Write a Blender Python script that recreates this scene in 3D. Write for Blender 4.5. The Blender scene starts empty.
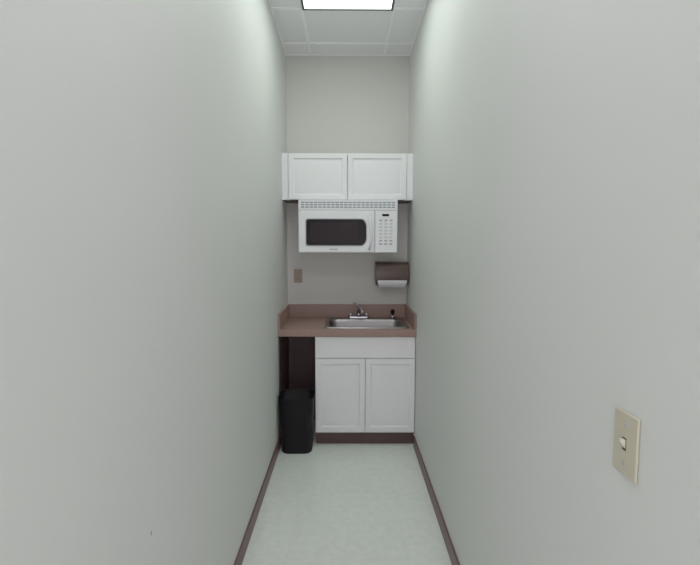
import bpy, bmesh, math
from mathutils import Vector, Matrix, Euler
C=bpy.context.scene.collection
WL={}
def s2l(c):
    return tuple(((v/255)/12.92 if v/255<=0.04045 else ((v/255+0.055)/1.055)**2.4) for v in c)+(1,)
def mat(name,col,rough=0.5,metal=0.0,var=0.04,scale=8,bump=0.0,bscale=200,coat=0.0,spec=0.5,detail=3):
    m=bpy.data.materials.new(name); m.use_nodes=True
    n=m.node_tree.nodes; l=m.node_tree.links; b=n['Principled BSDF']
    b.inputs['Roughness'].default_value=rough; b.inputs['Metallic'].default_value=metal
    b.inputs['Specular IOR Level'].default_value=spec
    b.inputs['Coat Weight'].default_value=coat
    c=s2l(col)
    tc=n.new('ShaderNodeTexCoord'); no=n.new('ShaderNodeTexNoise'); no.inputs['Scale'].default_value=scale; no.inputs['Detail'].default_value=detail
    l.new(tc.outputs['Object'],no.inputs['Vector'])
    r=n.new('ShaderNodeValToRGB'); r.color_ramp.elements[0].position=.3; r.color_ramp.elements[1].position=.7
    r.color_ramp.elements[0].color=tuple(max(0,x*(1-var)) for x in c[:3])+(1,)
    r.color_ramp.elements[1].color=tuple(min(1,x*(1+var)) for x in c[:3])+(1,)
    l.new(no.outputs['Fac'],r.inputs['Fac']); l.new(r.outputs['Color'],b.inputs['Base Color'])
    if bump>0:
        n2=n.new('ShaderNodeTexNoise'); n2.inputs['Scale'].default_value=bscale; n2.inputs['Detail'].default_value=2
        l.new(tc.outputs['Object'],n2.inputs['Vector'])
        bp=n.new('ShaderNodeBump'); bp.inputs['Strength'].default_value=bump; bp.inputs['Distance'].default_value=.002
        l.new(n2.outputs['Fac'],bp.inputs['Height']); l.new(bp.outputs['Normal'],b.inputs['Normal'])
    return m
def emis(name,col,st):
    m=mat(name,(240,240,240)); b=m.node_tree.nodes['Principled BSDF']
    b.inputs['Emission Color'].default_value=s2l(col); b.inputs['Emission Strength'].default_value=st
    return m
def reg(o,world,parent=None):
    WL[o.name]=Vector(world)
    if parent: o.parent=parent; o.location=Vector(world)-WL[parent.name]
    else: o.location=world
def top(o,label,cat): o["label"]=label; o["category"]=cat
def empty(name,loc,label,cat):
    o=bpy.data.objects.new(name,None); o.empty_display_size=.05; C.objects.link(o); reg(o,loc); top(o,label,cat); return o
def mobj(name,bm,world,m,parent=None,bevel=0,smooth=False,seg=2,ang=40):
    w=Vector(world); bmesh.ops.translate(bm,vec=-w,verts=bm.verts)
    bmesh.ops.recalc_face_normals(bm,faces=bm.faces)
    me=bpy.data.meshes.new(name); bm.to_mesh(me); bm.free()
    for mm in (m if isinstance(m,list) else [m]): me.materials.append(mm)
    if smooth:
        for p in me.polygons: p.use_smooth=True
    o=bpy.data.objects.new(name,me); C.objects.link(o); reg(o,w,parent)
    if bevel>0:
        b=o.modifiers.new('Bevel','BEVEL'); b.width=bevel; b.segments=seg; b.limit_method='ANGLE'; b.angle_limit=math.radians(ang)
        for p in me.polygons: p.use_smooth=True
        wn=o.modifiers.new('WN','WEIGHTED_NORMAL'); wn.keep_sharp=True
    return o
def addbox(bm,x0,x1,y0,y1,z0,z1,mi=0):
    vs=[bm.verts.new(p) for p in [(x0,y0,z0),(x1,y0,z0),(x1,y1,z0),(x0,y1,z0),(x0,y0,z1),(x1,y0,z1),(x1,y1,z1),(x0,y1,z1)]]
    fs=[]
    for idx in [(0,3,2,1),(4,5,6,7),(0,1,5,4),(1,2,6,5),(2,3,7,6),(3,0,4,7)]:
        f=bm.faces.new([vs[i] for i in idx]); f.material_index=mi; fs.append(f)
    return fs
def box(name,x0,x1,y0,y1,z0,z1,m,parent=None,bevel=0.0):
    bm=bmesh.new(); addbox(bm,x0,x1,y0,y1,z0,z1)
    return mobj(name,bm,((x0+x1)/2,(y0+y1)/2,(z0+z1)/2),m,parent,bevel)
def struct(o): o["kind"]="structure"; return o
def rrect(cx,cy,hx,hy,r,n=6):
    pts=[]
    for (sx,sy,a0) in [(1,1,0),(-1,1,90),(-1,-1,180),(1,-1,270)]:
        for i in range(n+1):
            a=math.radians(a0+90*i/n)
            pts.append((cx+sx*(hx-r)+r*math.cos(a),cy+sy*(hy-r)+r*math.sin(a)))
    return pts
def loft(bm,rings,cap0=True,cap1=True):
    vr=[[bm.verts.new(p) for p in r] for r in rings]
    n=len(vr[0])
    for a,b in zip(vr,vr[1:]):
        for i in range(n):
            bm.faces.new((a[i],a[(i+1)%n],b[(i+1)%n],b[i]))
    if cap0: bm.faces.new(list(reversed(vr[0])))
    if cap1: bm.faces.new(vr[-1])
def tube(bm,path,rad,n=14):
    path=[Vector(p) for p in path]
    if not isinstance(rad,(list,tuple)): rad=[rad]*len(path)
    rings=[]; up=None
    for i,p in enumerate(path):
        t=(path[min(i+1,len(path)-1)]-path[max(i-1,0)]).normalized()
        if up is None:
            up=Vector((1,0,0)) if abs(t.x)<.9 else Vector((0,1,0))
        a=(up-t*up.dot(t)).normalized(); b=t.cross(a); up=a
        rings.append([p+(a*math.cos(2*math.pi*k/n)+b*math.sin(2*math.pi*k/n))*rad[i] for k in range(n)])
    loft(bm,rings)
def polyprism(bm,pts,y0,y1):
    loft(bm,[[(x,y0,z) for x,z in pts],[(x,y1,z) for x,z in pts]])

# ---------- materials
WC=(222,224,220)
M_wall=mat('painted_wall',WC,.6,var=.012,scale=1.5,bump=.25,bscale=160,spec=.3)
M_wall_l=mat('painted_wall_scuffed',WC,.6,var=.012,scale=1.5,bump=.25,bscale=160,spec=.3)
def add_scuffs(m,spots):
    n=m.node_tree.nodes; l=m.node_tree.links; b=n['Principled BSDF']
    src=b.inputs['Base Color'].links[0].from_socket
    g=n.new('ShaderNodeNewGeometry')
    for (p,rad,sc) in spots:
        mp=n.new('ShaderNodeVectorMath'); mp.operation='SUBTRACT'; mp.inputs[1].default_value=p; l.new(g.outputs['Position'],mp.inputs[0])
        ms=n.new('ShaderNodeVectorMath'); ms.operation='MULTIPLY'; ms.inputs[1].default_value=sc; l.new(mp.outputs[0],ms.inputs[0])
        ln=n.new('ShaderNodeVectorMath'); ln.operation='LENGTH'; l.new(ms.outputs[0],ln.inputs[0])
        r=n.new('ShaderNodeMapRange'); r.inputs['From Min'].default_value=rad*.5; r.inputs['From Max'].default_value=rad
        r.inputs['To Min'].default_value=.75; r.inputs['To Max'].default_value=0; l.new(ln.outputs['Value'],r.inputs['Value'])
        mx=n.new('ShaderNodeMix'); mx.data_type='RGBA'; l.new(r.outputs['Result'],mx.inputs[0]); l.new(src,mx.inputs[6])
        mx.inputs[7].default_value=s2l((110,95,85)); src=mx.outputs[2]
    l.new(src,b.inputs['Base Color'])
add_scuffs(M_wall_l,[((-.575,1.261,.864),.008,(0,1.6,.8))])
M_bwall=mat('painted_back_wall',(215,213,207),.6,var=.012,scale=1.5,bump=.2,bscale=160,spec=.3)
M_base=mat('vinyl_baseboard',(108,78,78),.45,var=.05)
M_white=mat('white_thermofoil',(247,246,248),.35,var=.008)
M_mw=mat('white_appliance_plastic',(246,246,249),.35,var=.008)
M_lam=mat('brown_laminate',(154,122,112),.42,var=.08,scale=90,bump=0.0,detail=6)
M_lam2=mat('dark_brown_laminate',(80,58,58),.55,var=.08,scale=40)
M_black=mat('black_plastic',(18,16,19),.55,var=.1,scale=30,bump=.1,bscale=300,spec=.2)
M_glass=mat('dark_oven_glass',(14,9,11),.3,var=.05,spec=.2)
M_mesh=mat('oven_window_mesh',(38,28,32),.4,var=.1,scale=200,spec=.2)
M_grey=mat('grey_plastic',(178,180,186),.4)
M_slot=mat('vent_slot_shadow',(140,142,150),.6)
M_btn=mat('keypad_button',(210,213,218),.45)
M_ss=mat('brushed_stainless_steel',(148,144,144),.30,metal=1.0,var=.06,scale=60)
M_chrome=mat('chrome',(185,185,190),.12,metal=1.0,var=.02)
M_smoke=mat('smoky_brown_plastic',(88,68,62),.22,var=.06)
M_paper=mat('paper_towel',(246,246,248),.8,var=.02,scale=60,bump=.2)
M_out=mat('brown_outlet_plastic',(168,142,128),.45)
M_dark=mat('dark_slot',(58,46,44),.6)
M_ivory=mat('ivory_switch_plastic',(200,193,170),.4,var=.015)
M_ivory2=mat('ivory_toggle_plastic',(222,217,198),.35)
M_tbar=mat('ceiling_grid_metal',(253,253,254),.4)
M_tile=mat('ceiling_tile',(240,240,242),.9,var=.03,scale=120,bump=.3,bscale=180)
M_frame=mat('light_frame_metal',(70,74,74),.5)
M_lens=emis('light_lens',(244,255,249),3.9)

def floor_mat():
    m=mat('vinyl_floor_tile',(242,248,241),.16,var=.015,scale=3)
    n=m.node_tree.nodes; l=m.node_tree.links; b=n['Principled BSDF']
    tc=[x for x in n if x.type=='TEX_COORD'][0]; ramp=[x for x in n if x.type=='VALTORGB'][0]
    v=n.new('ShaderNodeTexNoise'); v.inputs['Scale'].default_value=22; v.inputs['Detail'].default_value=6
    l.new(tc.outputs['Object'],v.inputs['Vector'])
    r=n.new('ShaderNodeValToRGB'); r.color_ramp.elements[0].position=.36; r.color_ramp.elements[1].position=.62
    r.color_ramp.elements[0].color=(.94,.945,.94,1); r.color_ramp.elements[1].color=(1,1,1,1)
    l.new(v.outputs['Fac'],r.inputs['Fac'])
    mx=n.new('ShaderNodeMix'); mx.data_type='RGBA'; mx.blend_type='MULTIPLY'; mx.inputs[0].default_value=1
    l.new(ramp.outputs['Color'],mx.inputs[6]); l.new(r.outputs['Color'],mx.inputs[7])
    br=n.new('ShaderNodeTexBrick'); br.offset=0; br.inputs['Scale'].default_value=1
    br.inputs['Brick Width'].default_value=.33; br.inputs['Row Height'].default_value=.33; br.inputs['Mortar Size'].default_value=.0012
    br.inputs['Color1'].default_value=(1,1,1,1); br.inputs['Color2'].default_value=(.98,.985,.98,1); br.inputs['Mortar'].default_value=(.9,.9,.89,1)
    l.new(tc.outputs['Object'],br.inputs['Vector'])
    m2=n.new('ShaderNodeMix'); m2.data_type='RGBA'; m2.blend_type='MULTIPLY'; m2.inputs[0].default_value=1
    l.new(mx.outputs[2],m2.inputs[6]); l.new(br.outputs['Color'],m2.inputs[7])
    l.new(m2.outputs[2],b.inputs['Base Color'])
    return m
M_floor=floor_mat()

# ---------- room
HW=.575; D=4.326; ZC=3.463; YF=-1.0
struct(box('floor',-HW-.1,HW+.1,YF-.1,D+.1,-.1,0,M_floor))
struct(box('ceiling',-HW-.1,HW+.1,YF-.1,D+.1,ZC,ZC+.1,M_tile))
struct(box('wall_left',-HW-.1,-HW,YF-.1,D+.1,0,ZC,M_wall_l))
struct(box('wall_right',HW,HW+.1,YF-.1,D+.1,0,ZC,M_wall))
struct(box('wall_back',-HW,HW,D,D+.1,0,ZC,M_bwall))
bm=bmesh.new()
addbox(bm,-HW,-.50,YF-.1,YF,0,2.35);addbox(bm,.50,HW,YF-.1,YF,0,2.35);addbox(bm,-HW,HW,YF-.1,YF,2.35,ZC)  # unseen end wall; opening added to let world light in as fill
struct(mobj('wall_front',bm,(0,YF,0),M_wall))
struct(box('baseboard_left',-HW,-HW+.012,YF,3.70,0,.094,M_base,bevel=.003))
struct(box('baseboard_right',HW-.012,HW,YF,3.70,0,.094,M_base,bevel=.003))
bm=bmesh.new()
ys=[4.078-.58*i for i in range(9)]
g=.012
for y in ys: addbox(bm,-HW,HW,y-g,y+g,ZC-.009,ZC)
ye=[YF]+sorted(ys)+[D]
for x in (-.34,.34):
    for a,b in zip(ye,ye[1:]): addbox(bm,x-g,x+g,a+(g if a!=YF else 0),b-(g if b!=D else 0),ZC-.009,ZC)
addbox(bm,-HW,HW,D-.016,D,ZC-.008,ZC); addbox(bm,-HW,-HW+.016,YF,D-.016,ZC-.008,ZC); addbox(bm,HW-.016,HW,YF,D-.016,ZC-.008,ZC)
struct(mobj('trim_1',bm,(0,0,ZC),M_tbar))
def troffer(y0,y1,lens):
    e=empty('ceiling_light',(0,(y0+y1)/2,ZC-.009),'recessed rectangular fluorescent ceiling light with glowing white lens','ceiling light')
    bm=bmesh.new(); a=.335;t=.018; zt=ZC-.010; zb=ZC-.024
    addbox(bm,-a,a,y0,y0+t,zb,zt);addbox(bm,-a,a,y1-t,y1,zb,zt)
    addbox(bm,-a,-a+t,y0+t,y1-t,zb,zt);addbox(bm,a-t,a,y0+t,y1-t,zb,zt)
    mobj('frame',bm,(0,(y0+y1)/2,ZC-.016),M_frame,e)
    box('lens',-a+t,a-t,y0+t,y1-t,ZC-.020,ZC-.010,lens,e)
troffer(2.338+.011,3.498-.011,M_lens)
troffer(.018+.011,1.178-.011,emis('light_lens_warm',(253,250,255),4.4))

def rdoor(name,x0,x1,yf,z0,z1,parent,t=.022,st=.05,raised=True):
    bm=bmesh.new(); fs=addbox(bm,x0,x1,yf,yf+t,z0,z1); f=fs[2]
    bm.normal_update()
    if raised:
        for th,dp in [(st,0),(.006,-.013),(.010,-.001),(.034,.014)]:
            bmesh.ops.inset_individual(bm,faces=[f],thickness=th,depth=dp,use_even_offset=True)
    return mobj(name,bm,((x0+x1)/2,yf+t/2,(z0+z1)/2),M_white,parent,bevel=.0025)
# ---------- wall cabinet
yf=3.994
wc=empty('wall_cabinet',(0,yf+.16,2.104),'white two-door wall cabinet with raised-panel doors above the microwave','cabinet')
bm=bmesh.new(); Z0,Z1=2.104,2.509
X=.52
addbox(bm,-X,-X+.018,yf+.022,D-.002,Z0,Z1);addbox(bm,X-.018,X,yf+.022,D-.002,Z0,Z1)
addbox(bm,-X+.018,X-.018,yf+.022,D-.002,Z0+.008,Z0+.018);addbox(bm,-X+.018,X-.018,yf+.022,D-.002,Z1-.018,Z1)
addbox(bm,-X+.018,X-.018,D-.012,D-.002,Z0+.018,Z1-.018)
mobj('body',bm,(0,4.16,Z0),M_white,wc)
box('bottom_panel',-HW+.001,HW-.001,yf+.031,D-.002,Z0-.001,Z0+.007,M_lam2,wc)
rdoor('door',-.516,-.002,yf,Z0+.003,Z1-.004,wc,st=.042)
rdoor('door',.002,.516,yf,Z0+.003,Z1-.004,wc,st=.042)
for a,b in ((-.574,-.521),(.521,.574)):
    box('filler_strip',a,b,yf+.010,yf+.030,Z0,Z1,M_white,wc,bevel=.0015)

# ---------- microwave
my=3.92; mx0,mx1=-.425,.434; mz0,mz1=1.643,2.101
mw=empty('microwave',(0,4.12,mz0),'white microwave with dark window mounted under the wall cabinet','microwave')
bm=bmesh.new(); addbox(bm,mx0,mx1,my+.035,D-.003,mz0,mz1)
mobj('body',bm,(0,4.12,mz0),M_mw,mw,bevel=.006)
vz0,vz1=2.012,2.098
bm=bmesh.new(); addbox(bm,mx0+.002,mx1-.002,my+.004,my+.034,vz0,vz1,0)
n=22; w=(mx1-mx0-.04)/n
for r in range(3):
    z=vz0+.018+r*.020
    for i in range(n):
        xa=mx0+.02+i*w
        addbox(bm,xa+.004,xa+w-.004,my+.002,my+.006,z,z+.010,1)
mobj('vent_grille',bm,(0,my+.02,vz0),[M_mw,M_slot],mw)
bm=bmesh.new(); dx1=.236
addbox(bm,mx0+.001,dx1,my,my+.034,mz0+.002,vz0-.004)
dr=mobj('door',bm,((mx0+dx1)/2,my+.017,(mz0+vz0)/2),M_mw,mw,bevel=.008,seg=3)
wx0,wx1,wz0,wz1=-.357,.150,1.706,1.932
pts=[]
def arc(cx,cz,rx,rz,a0,a1,n=8):
    for i in range(n+1):
        a=math.radians(a0+(a1-a0)*i/n); pts.append((cx+rx*math.cos(a),cz+rz*math.sin(a)))
arc(wx0+.02,wz0+.02,.02,.02,180,270,5)
arc(wx1-.035,wz0+.07,.035+.014,.07,270,360,8)
arc(wx1-.035,wz1-.07,.035+.014,.07,0,90,8)
arc(wx0+.02,wz1-.02,.02,.02,90,180,5)
bm=bmesh.new(); polyprism(bm,pts,my-.003,my+.002)
win=mobj('window',bm,(-.1,my,1.82),M_glass,dr,bevel=.001)
win["label"]="dark tinted oven window with bowed edge"
bm=bmesh.new(); polyprism(bm,rrect(-.115,1.819,.205,.083,.012),my-.0036,my-.0028)
mobj('window_mesh',bm,(-.115,my-.003,1.819),M_mesh,win)
cx,cz=(wx0+wx1)/2,(wz0+wz1)/2
bm=bmesh.new()
def off(s,y): return [(cx+(x-cx)*(1+s/.25),y,cz+(z-cz)*(1+s/.11)) for x,z in pts]
loft(bm,[off(.001,my+.001),off(.001,my-.004),off(.005,my-.004),off(.007,my+.001)],False,False)
mobj('window_frame',bm,(cx,my,cz),M_grey,dr)
bm=bmesh.new(); hx=.200
path=[(hx-.012,my+.001,1.675),(hx-.008,my-.022,1.69),(hx+.002,my-.034,1.74),(hx+.006,my-.038,1.82),(hx+.002,my-.034,1.90),(hx-.008,my-.022,1.95),(hx-.012,my+.001,1.965)]
tube(bm,path,.012)
mobj('handle',bm,(hx,my-.02,1.82),M_mw,dr,smooth=True)
box('nameplate',-.155,-.085,my-.0015,my+.001,1.668,1.678,M_grey,dr)
bm=bmesh.new(); addbox(bm,dx1+.004,mx1-.001,my+.002,my+.034,mz0+.002,vz0-.004)
cp=mobj('control_panel',bm,(.336,my+.017,1.83),M_mw,mw,bevel=.006)
box('display',.300,.360,my-.001,my+.004,1.958,1.978,M_glass,cp,bevel=.001)
for r in range(8):
    for c in range(3):
        x=.276+c*.044; z=1.915-r*.029
        box('button',x,x+.026,my-.001,my+.003,z,z+.014,M_btn if (r in (1,2,3,4,5)) else M_grey,cp,bevel=.001)

# ---------- paper towel dispenser
dx0,dxx=.259,.568
pd=empty('paper_towel_dispenser',(.413,D-.1,1.33),'smoky brown wall-mounted paper towel dispenser with white towel hanging out','paper towel dispenser')
def yzprism(bm,prof,x0,x1): loft(bm,[[(x0,y,z) for y,z in prof],[(x1,y,z) for y,z in prof]])
prof=[(D,1.375),(D,1.555),(D-.13,1.555),(D-.165,1.548),(D-.188,1.53),(D-.20,1.50),(D-.205,1.45),(D-.20,1.395),(D-.19,1.375)]
bm=bmesh.new(); yzprism(bm,prof,dx0,dxx)
mobj('cover',bm,(.413,D-.1,1.45),M_smoke,pd,bevel=.006,ang=30)
prof=[(D,1.335),(D,1.374),(D-.185,1.374),(D-.17,1.345),(D-.14,1.335)]
bm=bmesh.new(); yzprism(bm,prof,dx0+.006,dxx-.006)
mobj('base',bm,(.413,D-.1,1.35),M_smoke,pd,bevel=.004)
bm=bmesh.new(); rings=[]
for i in range(9):
    t=i/8; z=1.388-.070*t; h=.135-.022*t*t; y=D-.212+.05*t*t
    rings.append([(.413-h,y,z),(.413+h,y,z),(.413+h,y+.003,z),(.413-h,y+.003,z)])
loft(bm,rings)
mobj('paper_towel',bm,(.413,D-.19,1.34),M_paper,pd,smooth=False)

# ---------- outlet
ox,oz=-.474,1.413
ol=empty('wall_outlet',(ox,D,oz),'brown duplex electrical outlet on the beige wall above the counter','electrical outlet')
box('cover_plate',ox-.041,ox+.041,D-.007,D,oz-.064,oz+.064,M_out,ol,bevel=.003)
for s in (-1,1):
    bm=bmesh.new(); polyprism(bm,rrect(ox,oz+s*.026,.018,.017,.010),D-.010,D-.006)
    r=mobj('receptacle',bm,(ox,D-.008,oz+s*.026),M_out,ol)
    bm=bmesh.new()
    for xx in (-.007,.007): addbox(bm,ox+xx-.0015,ox+xx+.0015,D-.0106,D-.0095,oz+s*.026,oz+s*.026+.009)
    addbox(bm,ox-.003,ox+.003,D-.0106,D-.0095,oz+s*.026-.010,oz+s*.026-.005)
    mobj('slot',bm,(ox,D-.01,oz+s*.026),M_dark,r)

# ---------- light switch on right wall
sy,sz=.888,1.305; xs=HW
sw=empty('light_switch',(xs,sy,sz),'ivory single toggle light switch plate on the painted wall','light switch')
box('cover_plate',xs-.007,xs,sy-.039,sy+.039,sz-.066,sz+.066,M_ivory,sw,bevel=.004)
box('toggle_slot',xs-.0078,xs-.005,sy-.006,sy+.006,sz-.013,sz+.013,M_dark,sw)
bm=bmesh.new()
loft(bm,[[(xs-.006,sy-.0048,sz-.010),(xs-.006,sy+.0048,sz-.010),(xs-.006,sy+.0048,sz+.010),(xs-.006,sy-.0048,sz+.010)],
         [(xs-.017,sy-.0038,sz+.004),(xs-.017,sy+.0038,sz+.004),(xs-.017,sy+.0038,sz+.012),(xs-.017,sy-.0038,sz+.012)]])
mobj('toggle',bm,(xs-.012,sy,sz),M_ivory2,sw,bevel=.0015)
for s in (-1,1):
    bm=bmesh.new(); tube(bm,[(xs-.006,sy,sz+s*.04),(xs-.0085,sy,sz+s*.04)],.004)
    mobj('screw',bm,(xs-.007,sy,sz+s*.04),M_grey,sw)

# ---------- countertop
cy=3.676; cz=1.01; ct=.058
sx0,sx1,sy0,sy1=-.185,.507,3.755,4.255
ctop=empty('countertop',(0,4.0,cz-ct),'brown speckled laminate countertop with backsplash spanning wall to wall','countertop')
bm=bmesh.new()
xs_=[-HW+.001,sx0,sx1,HW-.001]; ys_=[cy,sy0,sy1,D-.001]
def lvl(z): return [[bm.verts.new((x,y,z)) for x in xs_] for y in ys_]
T=lvl(cz);B=lvl(cz-ct)
for j in range(3):
    for i in range(3):
        if i==1 and j==1: continue
        bm.faces.new((T[j][i],T[j][i+1],T[j+1][i+1],T[j+1][i])); bm.faces.new((B[j][i],B[j+1][i],B[j+1][i+1],B[j][i+1]))
for i in range(3):
    bm.faces.new((T[0][i],B[0][i],B[0][i+1],T[0][i+1])); bm.faces.new((T[3][i],T[3][i+1],B[3][i+1],B[3][i]))
    bm.faces.new((T[i][0],T[i+1][0],B[i+1][0],B[i][0])); bm.faces.new((T[i][3],B[i][3],B[i+1][3],T[i+1][3]))
bm.faces.new((T[1][1],T[1][2],B[1][2],B[1][1])); bm.faces.new((T[2][1],B[2][1],B[2][2],T[2][2]))
bm.faces.new((T[1][1],B[1][1],B[2][1],T[2][1])); bm.faces.new((T[1][2],T[2][2],B[2][2],B[1][2]))
mobj('worktop',bm,(0,4,cz-ct),M_lam,ctop,bevel=.004)
sp=1.14
box('backsplash',-HW+.001,HW-.001,D-.021,D-.001,cz,sp,M_lam,ctop,bevel=.003)
box('side_splash',-HW+.001,-HW+.019,cy+.004,D-.021,cz,sp,M_lam,ctop,bevel=.003)
box('side_splash',HW-.019,HW-.001,cy+.004,D-.021,cz,sp,M_lam,ctop,bevel=.003)

# ---------- sink
ccx,ccy=.161,4.005
sk=empty('kitchen_sink',(ccx,ccy,cz),'stainless steel drop-in sink set into the brown counter','sink')
bm=bmesh.new()
def R(hx,hy,r,z,oy=0): return [(x,y,z) for x,y in rrect(ccx,ccy+oy,hx,hy,r)]
loft(bm,[R(.362,.270,.035,cz+.0005),R(.360,.268,.034,cz+.009),R(.350,.258,.03,cz+.013),R(.332,.212,.055,cz+.010,-.032),
         R(.320,.200,.06,cz+.002,-.032),R(.315,.195,.058,cz-.02,-.032),R(.307,.187,.055,cz-.14,-.032),R(.28,.16,.05,cz-.17,-.032),R(.05,.05,.045,cz-.175,-.032)],False,True)
mobj('basin',bm,(ccx,ccy,cz),M_ss,sk,smooth=True)
bm=bmesh.new(); tube(bm,[(ccx,ccy-.032,cz-.1745),(ccx,ccy-.032,cz-.170)],[.042,.038],24)
mobj('drain',bm,(ccx,ccy-.032,cz-.172),M_chrome,sk)
fx,fy=.108,4.236; fz=cz+.0125
fa=empty('faucet',(fx,fy,fz),'chrome kitchen faucet with lever handle behind the sink','faucet')
bm=bmesh.new(); loft(bm,[[(x,y,fz) for x,y in rrect(fx,fy,.10,.022,.021)],[(x,y,fz+.014) for x,y in rrect(fx,fy,.096,.019,.018)]])
mobj('base_plate',bm,(fx,fy,fz),M_chrome,fa,smooth=False,bevel=.002)
bm=bmesh.new(); tube(bm,[(fx,fy,fz+.010),(fx,fy,fz+.03),(fx,fy,fz+.085),(fx,fy,fz+.10)],[.026,.022,.021,.014],20)
mobj('body',bm,(fx,fy,fz),M_chrome,fa,smooth=True)
bm=bmesh.new(); tube(bm,[(fx,fy-.012,fz+.05),(fx,fy-.05,fz+.085),(fx+.01,fy-.10,fz+.108),(fx+.02,fy-.15,fz+.105),(fx+.03,fy-.19,fz+.085),(fx+.03,fy-.195,fz+.065)],[.014,.013,.012,.012,.012,.012])
mobj('spout',bm,(fx,fy-.1,fz+.08),M_chrome,fa,smooth=True)
bm=bmesh.new(); tube(bm,[(fx,fy,fz+.095),(fx-.015,fy+.004,fz+.12),(fx-.05,fy+.008,fz+.14)],[.013,.010,.008])
mobj('handle',bm,(fx,fy,fz+.1),M_chrome,fa,smooth=True)
for s in (-1,1):
    bm=bmesh.new(); tube(bm,[(fx+s*.075,fy,fz+.010),(fx+s*.075,fy,fz+.04),(fx+s*.075,fy,fz+.048)],[.019,.016,.008],16)
    mobj('knob',bm,(fx+s*.075,fy,fz),M_chrome,fa,smooth=True)
spx=.43
ss=empty('side_sprayer',(spx,fy,fz),'chrome and black sink sprayer standing on the sink deck','sink sprayer')
bm=bmesh.new(); tube(bm,[(spx,fy,fz),(spx,fy,fz+.012),(spx,fy,fz+.03)],[.024,.022,.014],18)
mobj('base',bm,(spx,fy,fz),M_chrome,ss,smooth=True)
bm=bmesh.new(); tube(bm,[(spx,fy,fz+.03),(spx,fy,fz+.045),(spx,fy-.01,fz+.06),(spx,fy-.04,fz+.068)],[.014,.018,.021,.016],16)
mobj('spray_head',bm,(spx,fy,fz+.06),M_black,ss,smooth=True)

# ---------- base cabinet
by=3.70; bx0,bx1=-.269,.572; bz1=cz-ct-.002
bc=empty('base_cabinet',(.152,4.0,0),'white sink base cabinet with false drawer front and two raised-panel doors','cabinet')
bm=bmesh.new(); kz=.115
addbox(bm,bx0,bx0+.018,by+.022,D-.002,kz,bz1);addbox(bm,bx1-.018,bx1,by+.022,D-.002,kz,bz1)
addbox(bm,bx0+.018,bx1-.018,by+.022,D-.002,kz,kz+.018)
addbox(bm,bx0+.018,bx1-.018,D-.012,D-.002,kz+.018,bz1)
addbox(bm,bx0+.018,bx1-.018,by+.022,by+.038,bz1-.03,bz1)
addbox(bm,bx0+.018,bx1-.018,by+.022,by+.038,.745,.775)
mobj('body',bm,(.152,4.0,kz),M_white,bc)
rdoor('false_drawer_front',bx0+.003,bx1-.003,by,.768,bz1-.004,bc,raised=False)
rdoor('door',bx0+.003,.150,by,.130,.760,bc,st=.044)
rdoor('door',.154,bx1-.003,by,.130,.760,bc,st=.044)
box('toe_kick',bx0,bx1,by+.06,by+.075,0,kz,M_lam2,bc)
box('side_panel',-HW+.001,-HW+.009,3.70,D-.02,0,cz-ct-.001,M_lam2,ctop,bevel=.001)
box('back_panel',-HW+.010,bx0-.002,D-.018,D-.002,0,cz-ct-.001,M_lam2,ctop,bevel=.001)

# ---------- trash can
tx,ty=-.4175,3.665
tc_=empty('trash_can',(tx,ty,0),'tall black plastic rectangular wastebasket beside the white cabinet','trash can')
bm=bmesh.new()
def TR(hx,hy,r,z): return [(x,y,z) for x,y in rrect(tx,ty,hx,hy,r)]
loft(bm,[TR(.120,.097,.055,0),TR(.126,.103,.06,.008),TR(.1445,.122,.065,.452),TR(.1445,.122,.065,.454),TR(.139,.117,.062,.450),TR(.116,.094,.054,.014)],True,True)
mobj('body',bm,(tx,ty,0),M_black,tc_,smooth=True)
bm=bmesh.new()
loft(bm,[TR(.1445,.1225,.065,.455),TR(.146,.124,.066,.457),TR(.1465,.1245,.067,.466),TR(.145,.123,.065,.471),TR(.141,.120,.063,.470),TR(.139,.118,.062,.450)],False,False)
mobj('rim',bm,(tx,ty,.46),M_black,tc_,smooth=True)

# ---------- world, camera
w=bpy.data.worlds.new('World'); bpy.context.scene.world=w; w.use_nodes=True
w.node_tree.nodes['Background'].inputs[0].default_value=(.98,.93,1.0,1); w.node_tree.nodes['Background'].inputs[1].default_value=2.1  # lilac world, kept bright as fill through the added front opening
cam=bpy.data.cameras.new('camera'); co=bpy.data.objects.new('camera',cam); C.objects.link(co)
cam.sensor_width=36; cam.lens=450/700*36; cam.clip_start=.02
E=Euler((math.radians(90-4.764),0,math.radians(-.34))).to_matrix().to_4x4()
co.matrix_world=Matrix.Translation((0,0,1.71))@E@Matrix.Rotation(math.radians(.12),4,'Z')
bpy.context.scene.camera=co
vs=bpy.context.scene.view_settings
vs.view_transform='Standard'; vs.gamma=1.2; vs.exposure=-.02
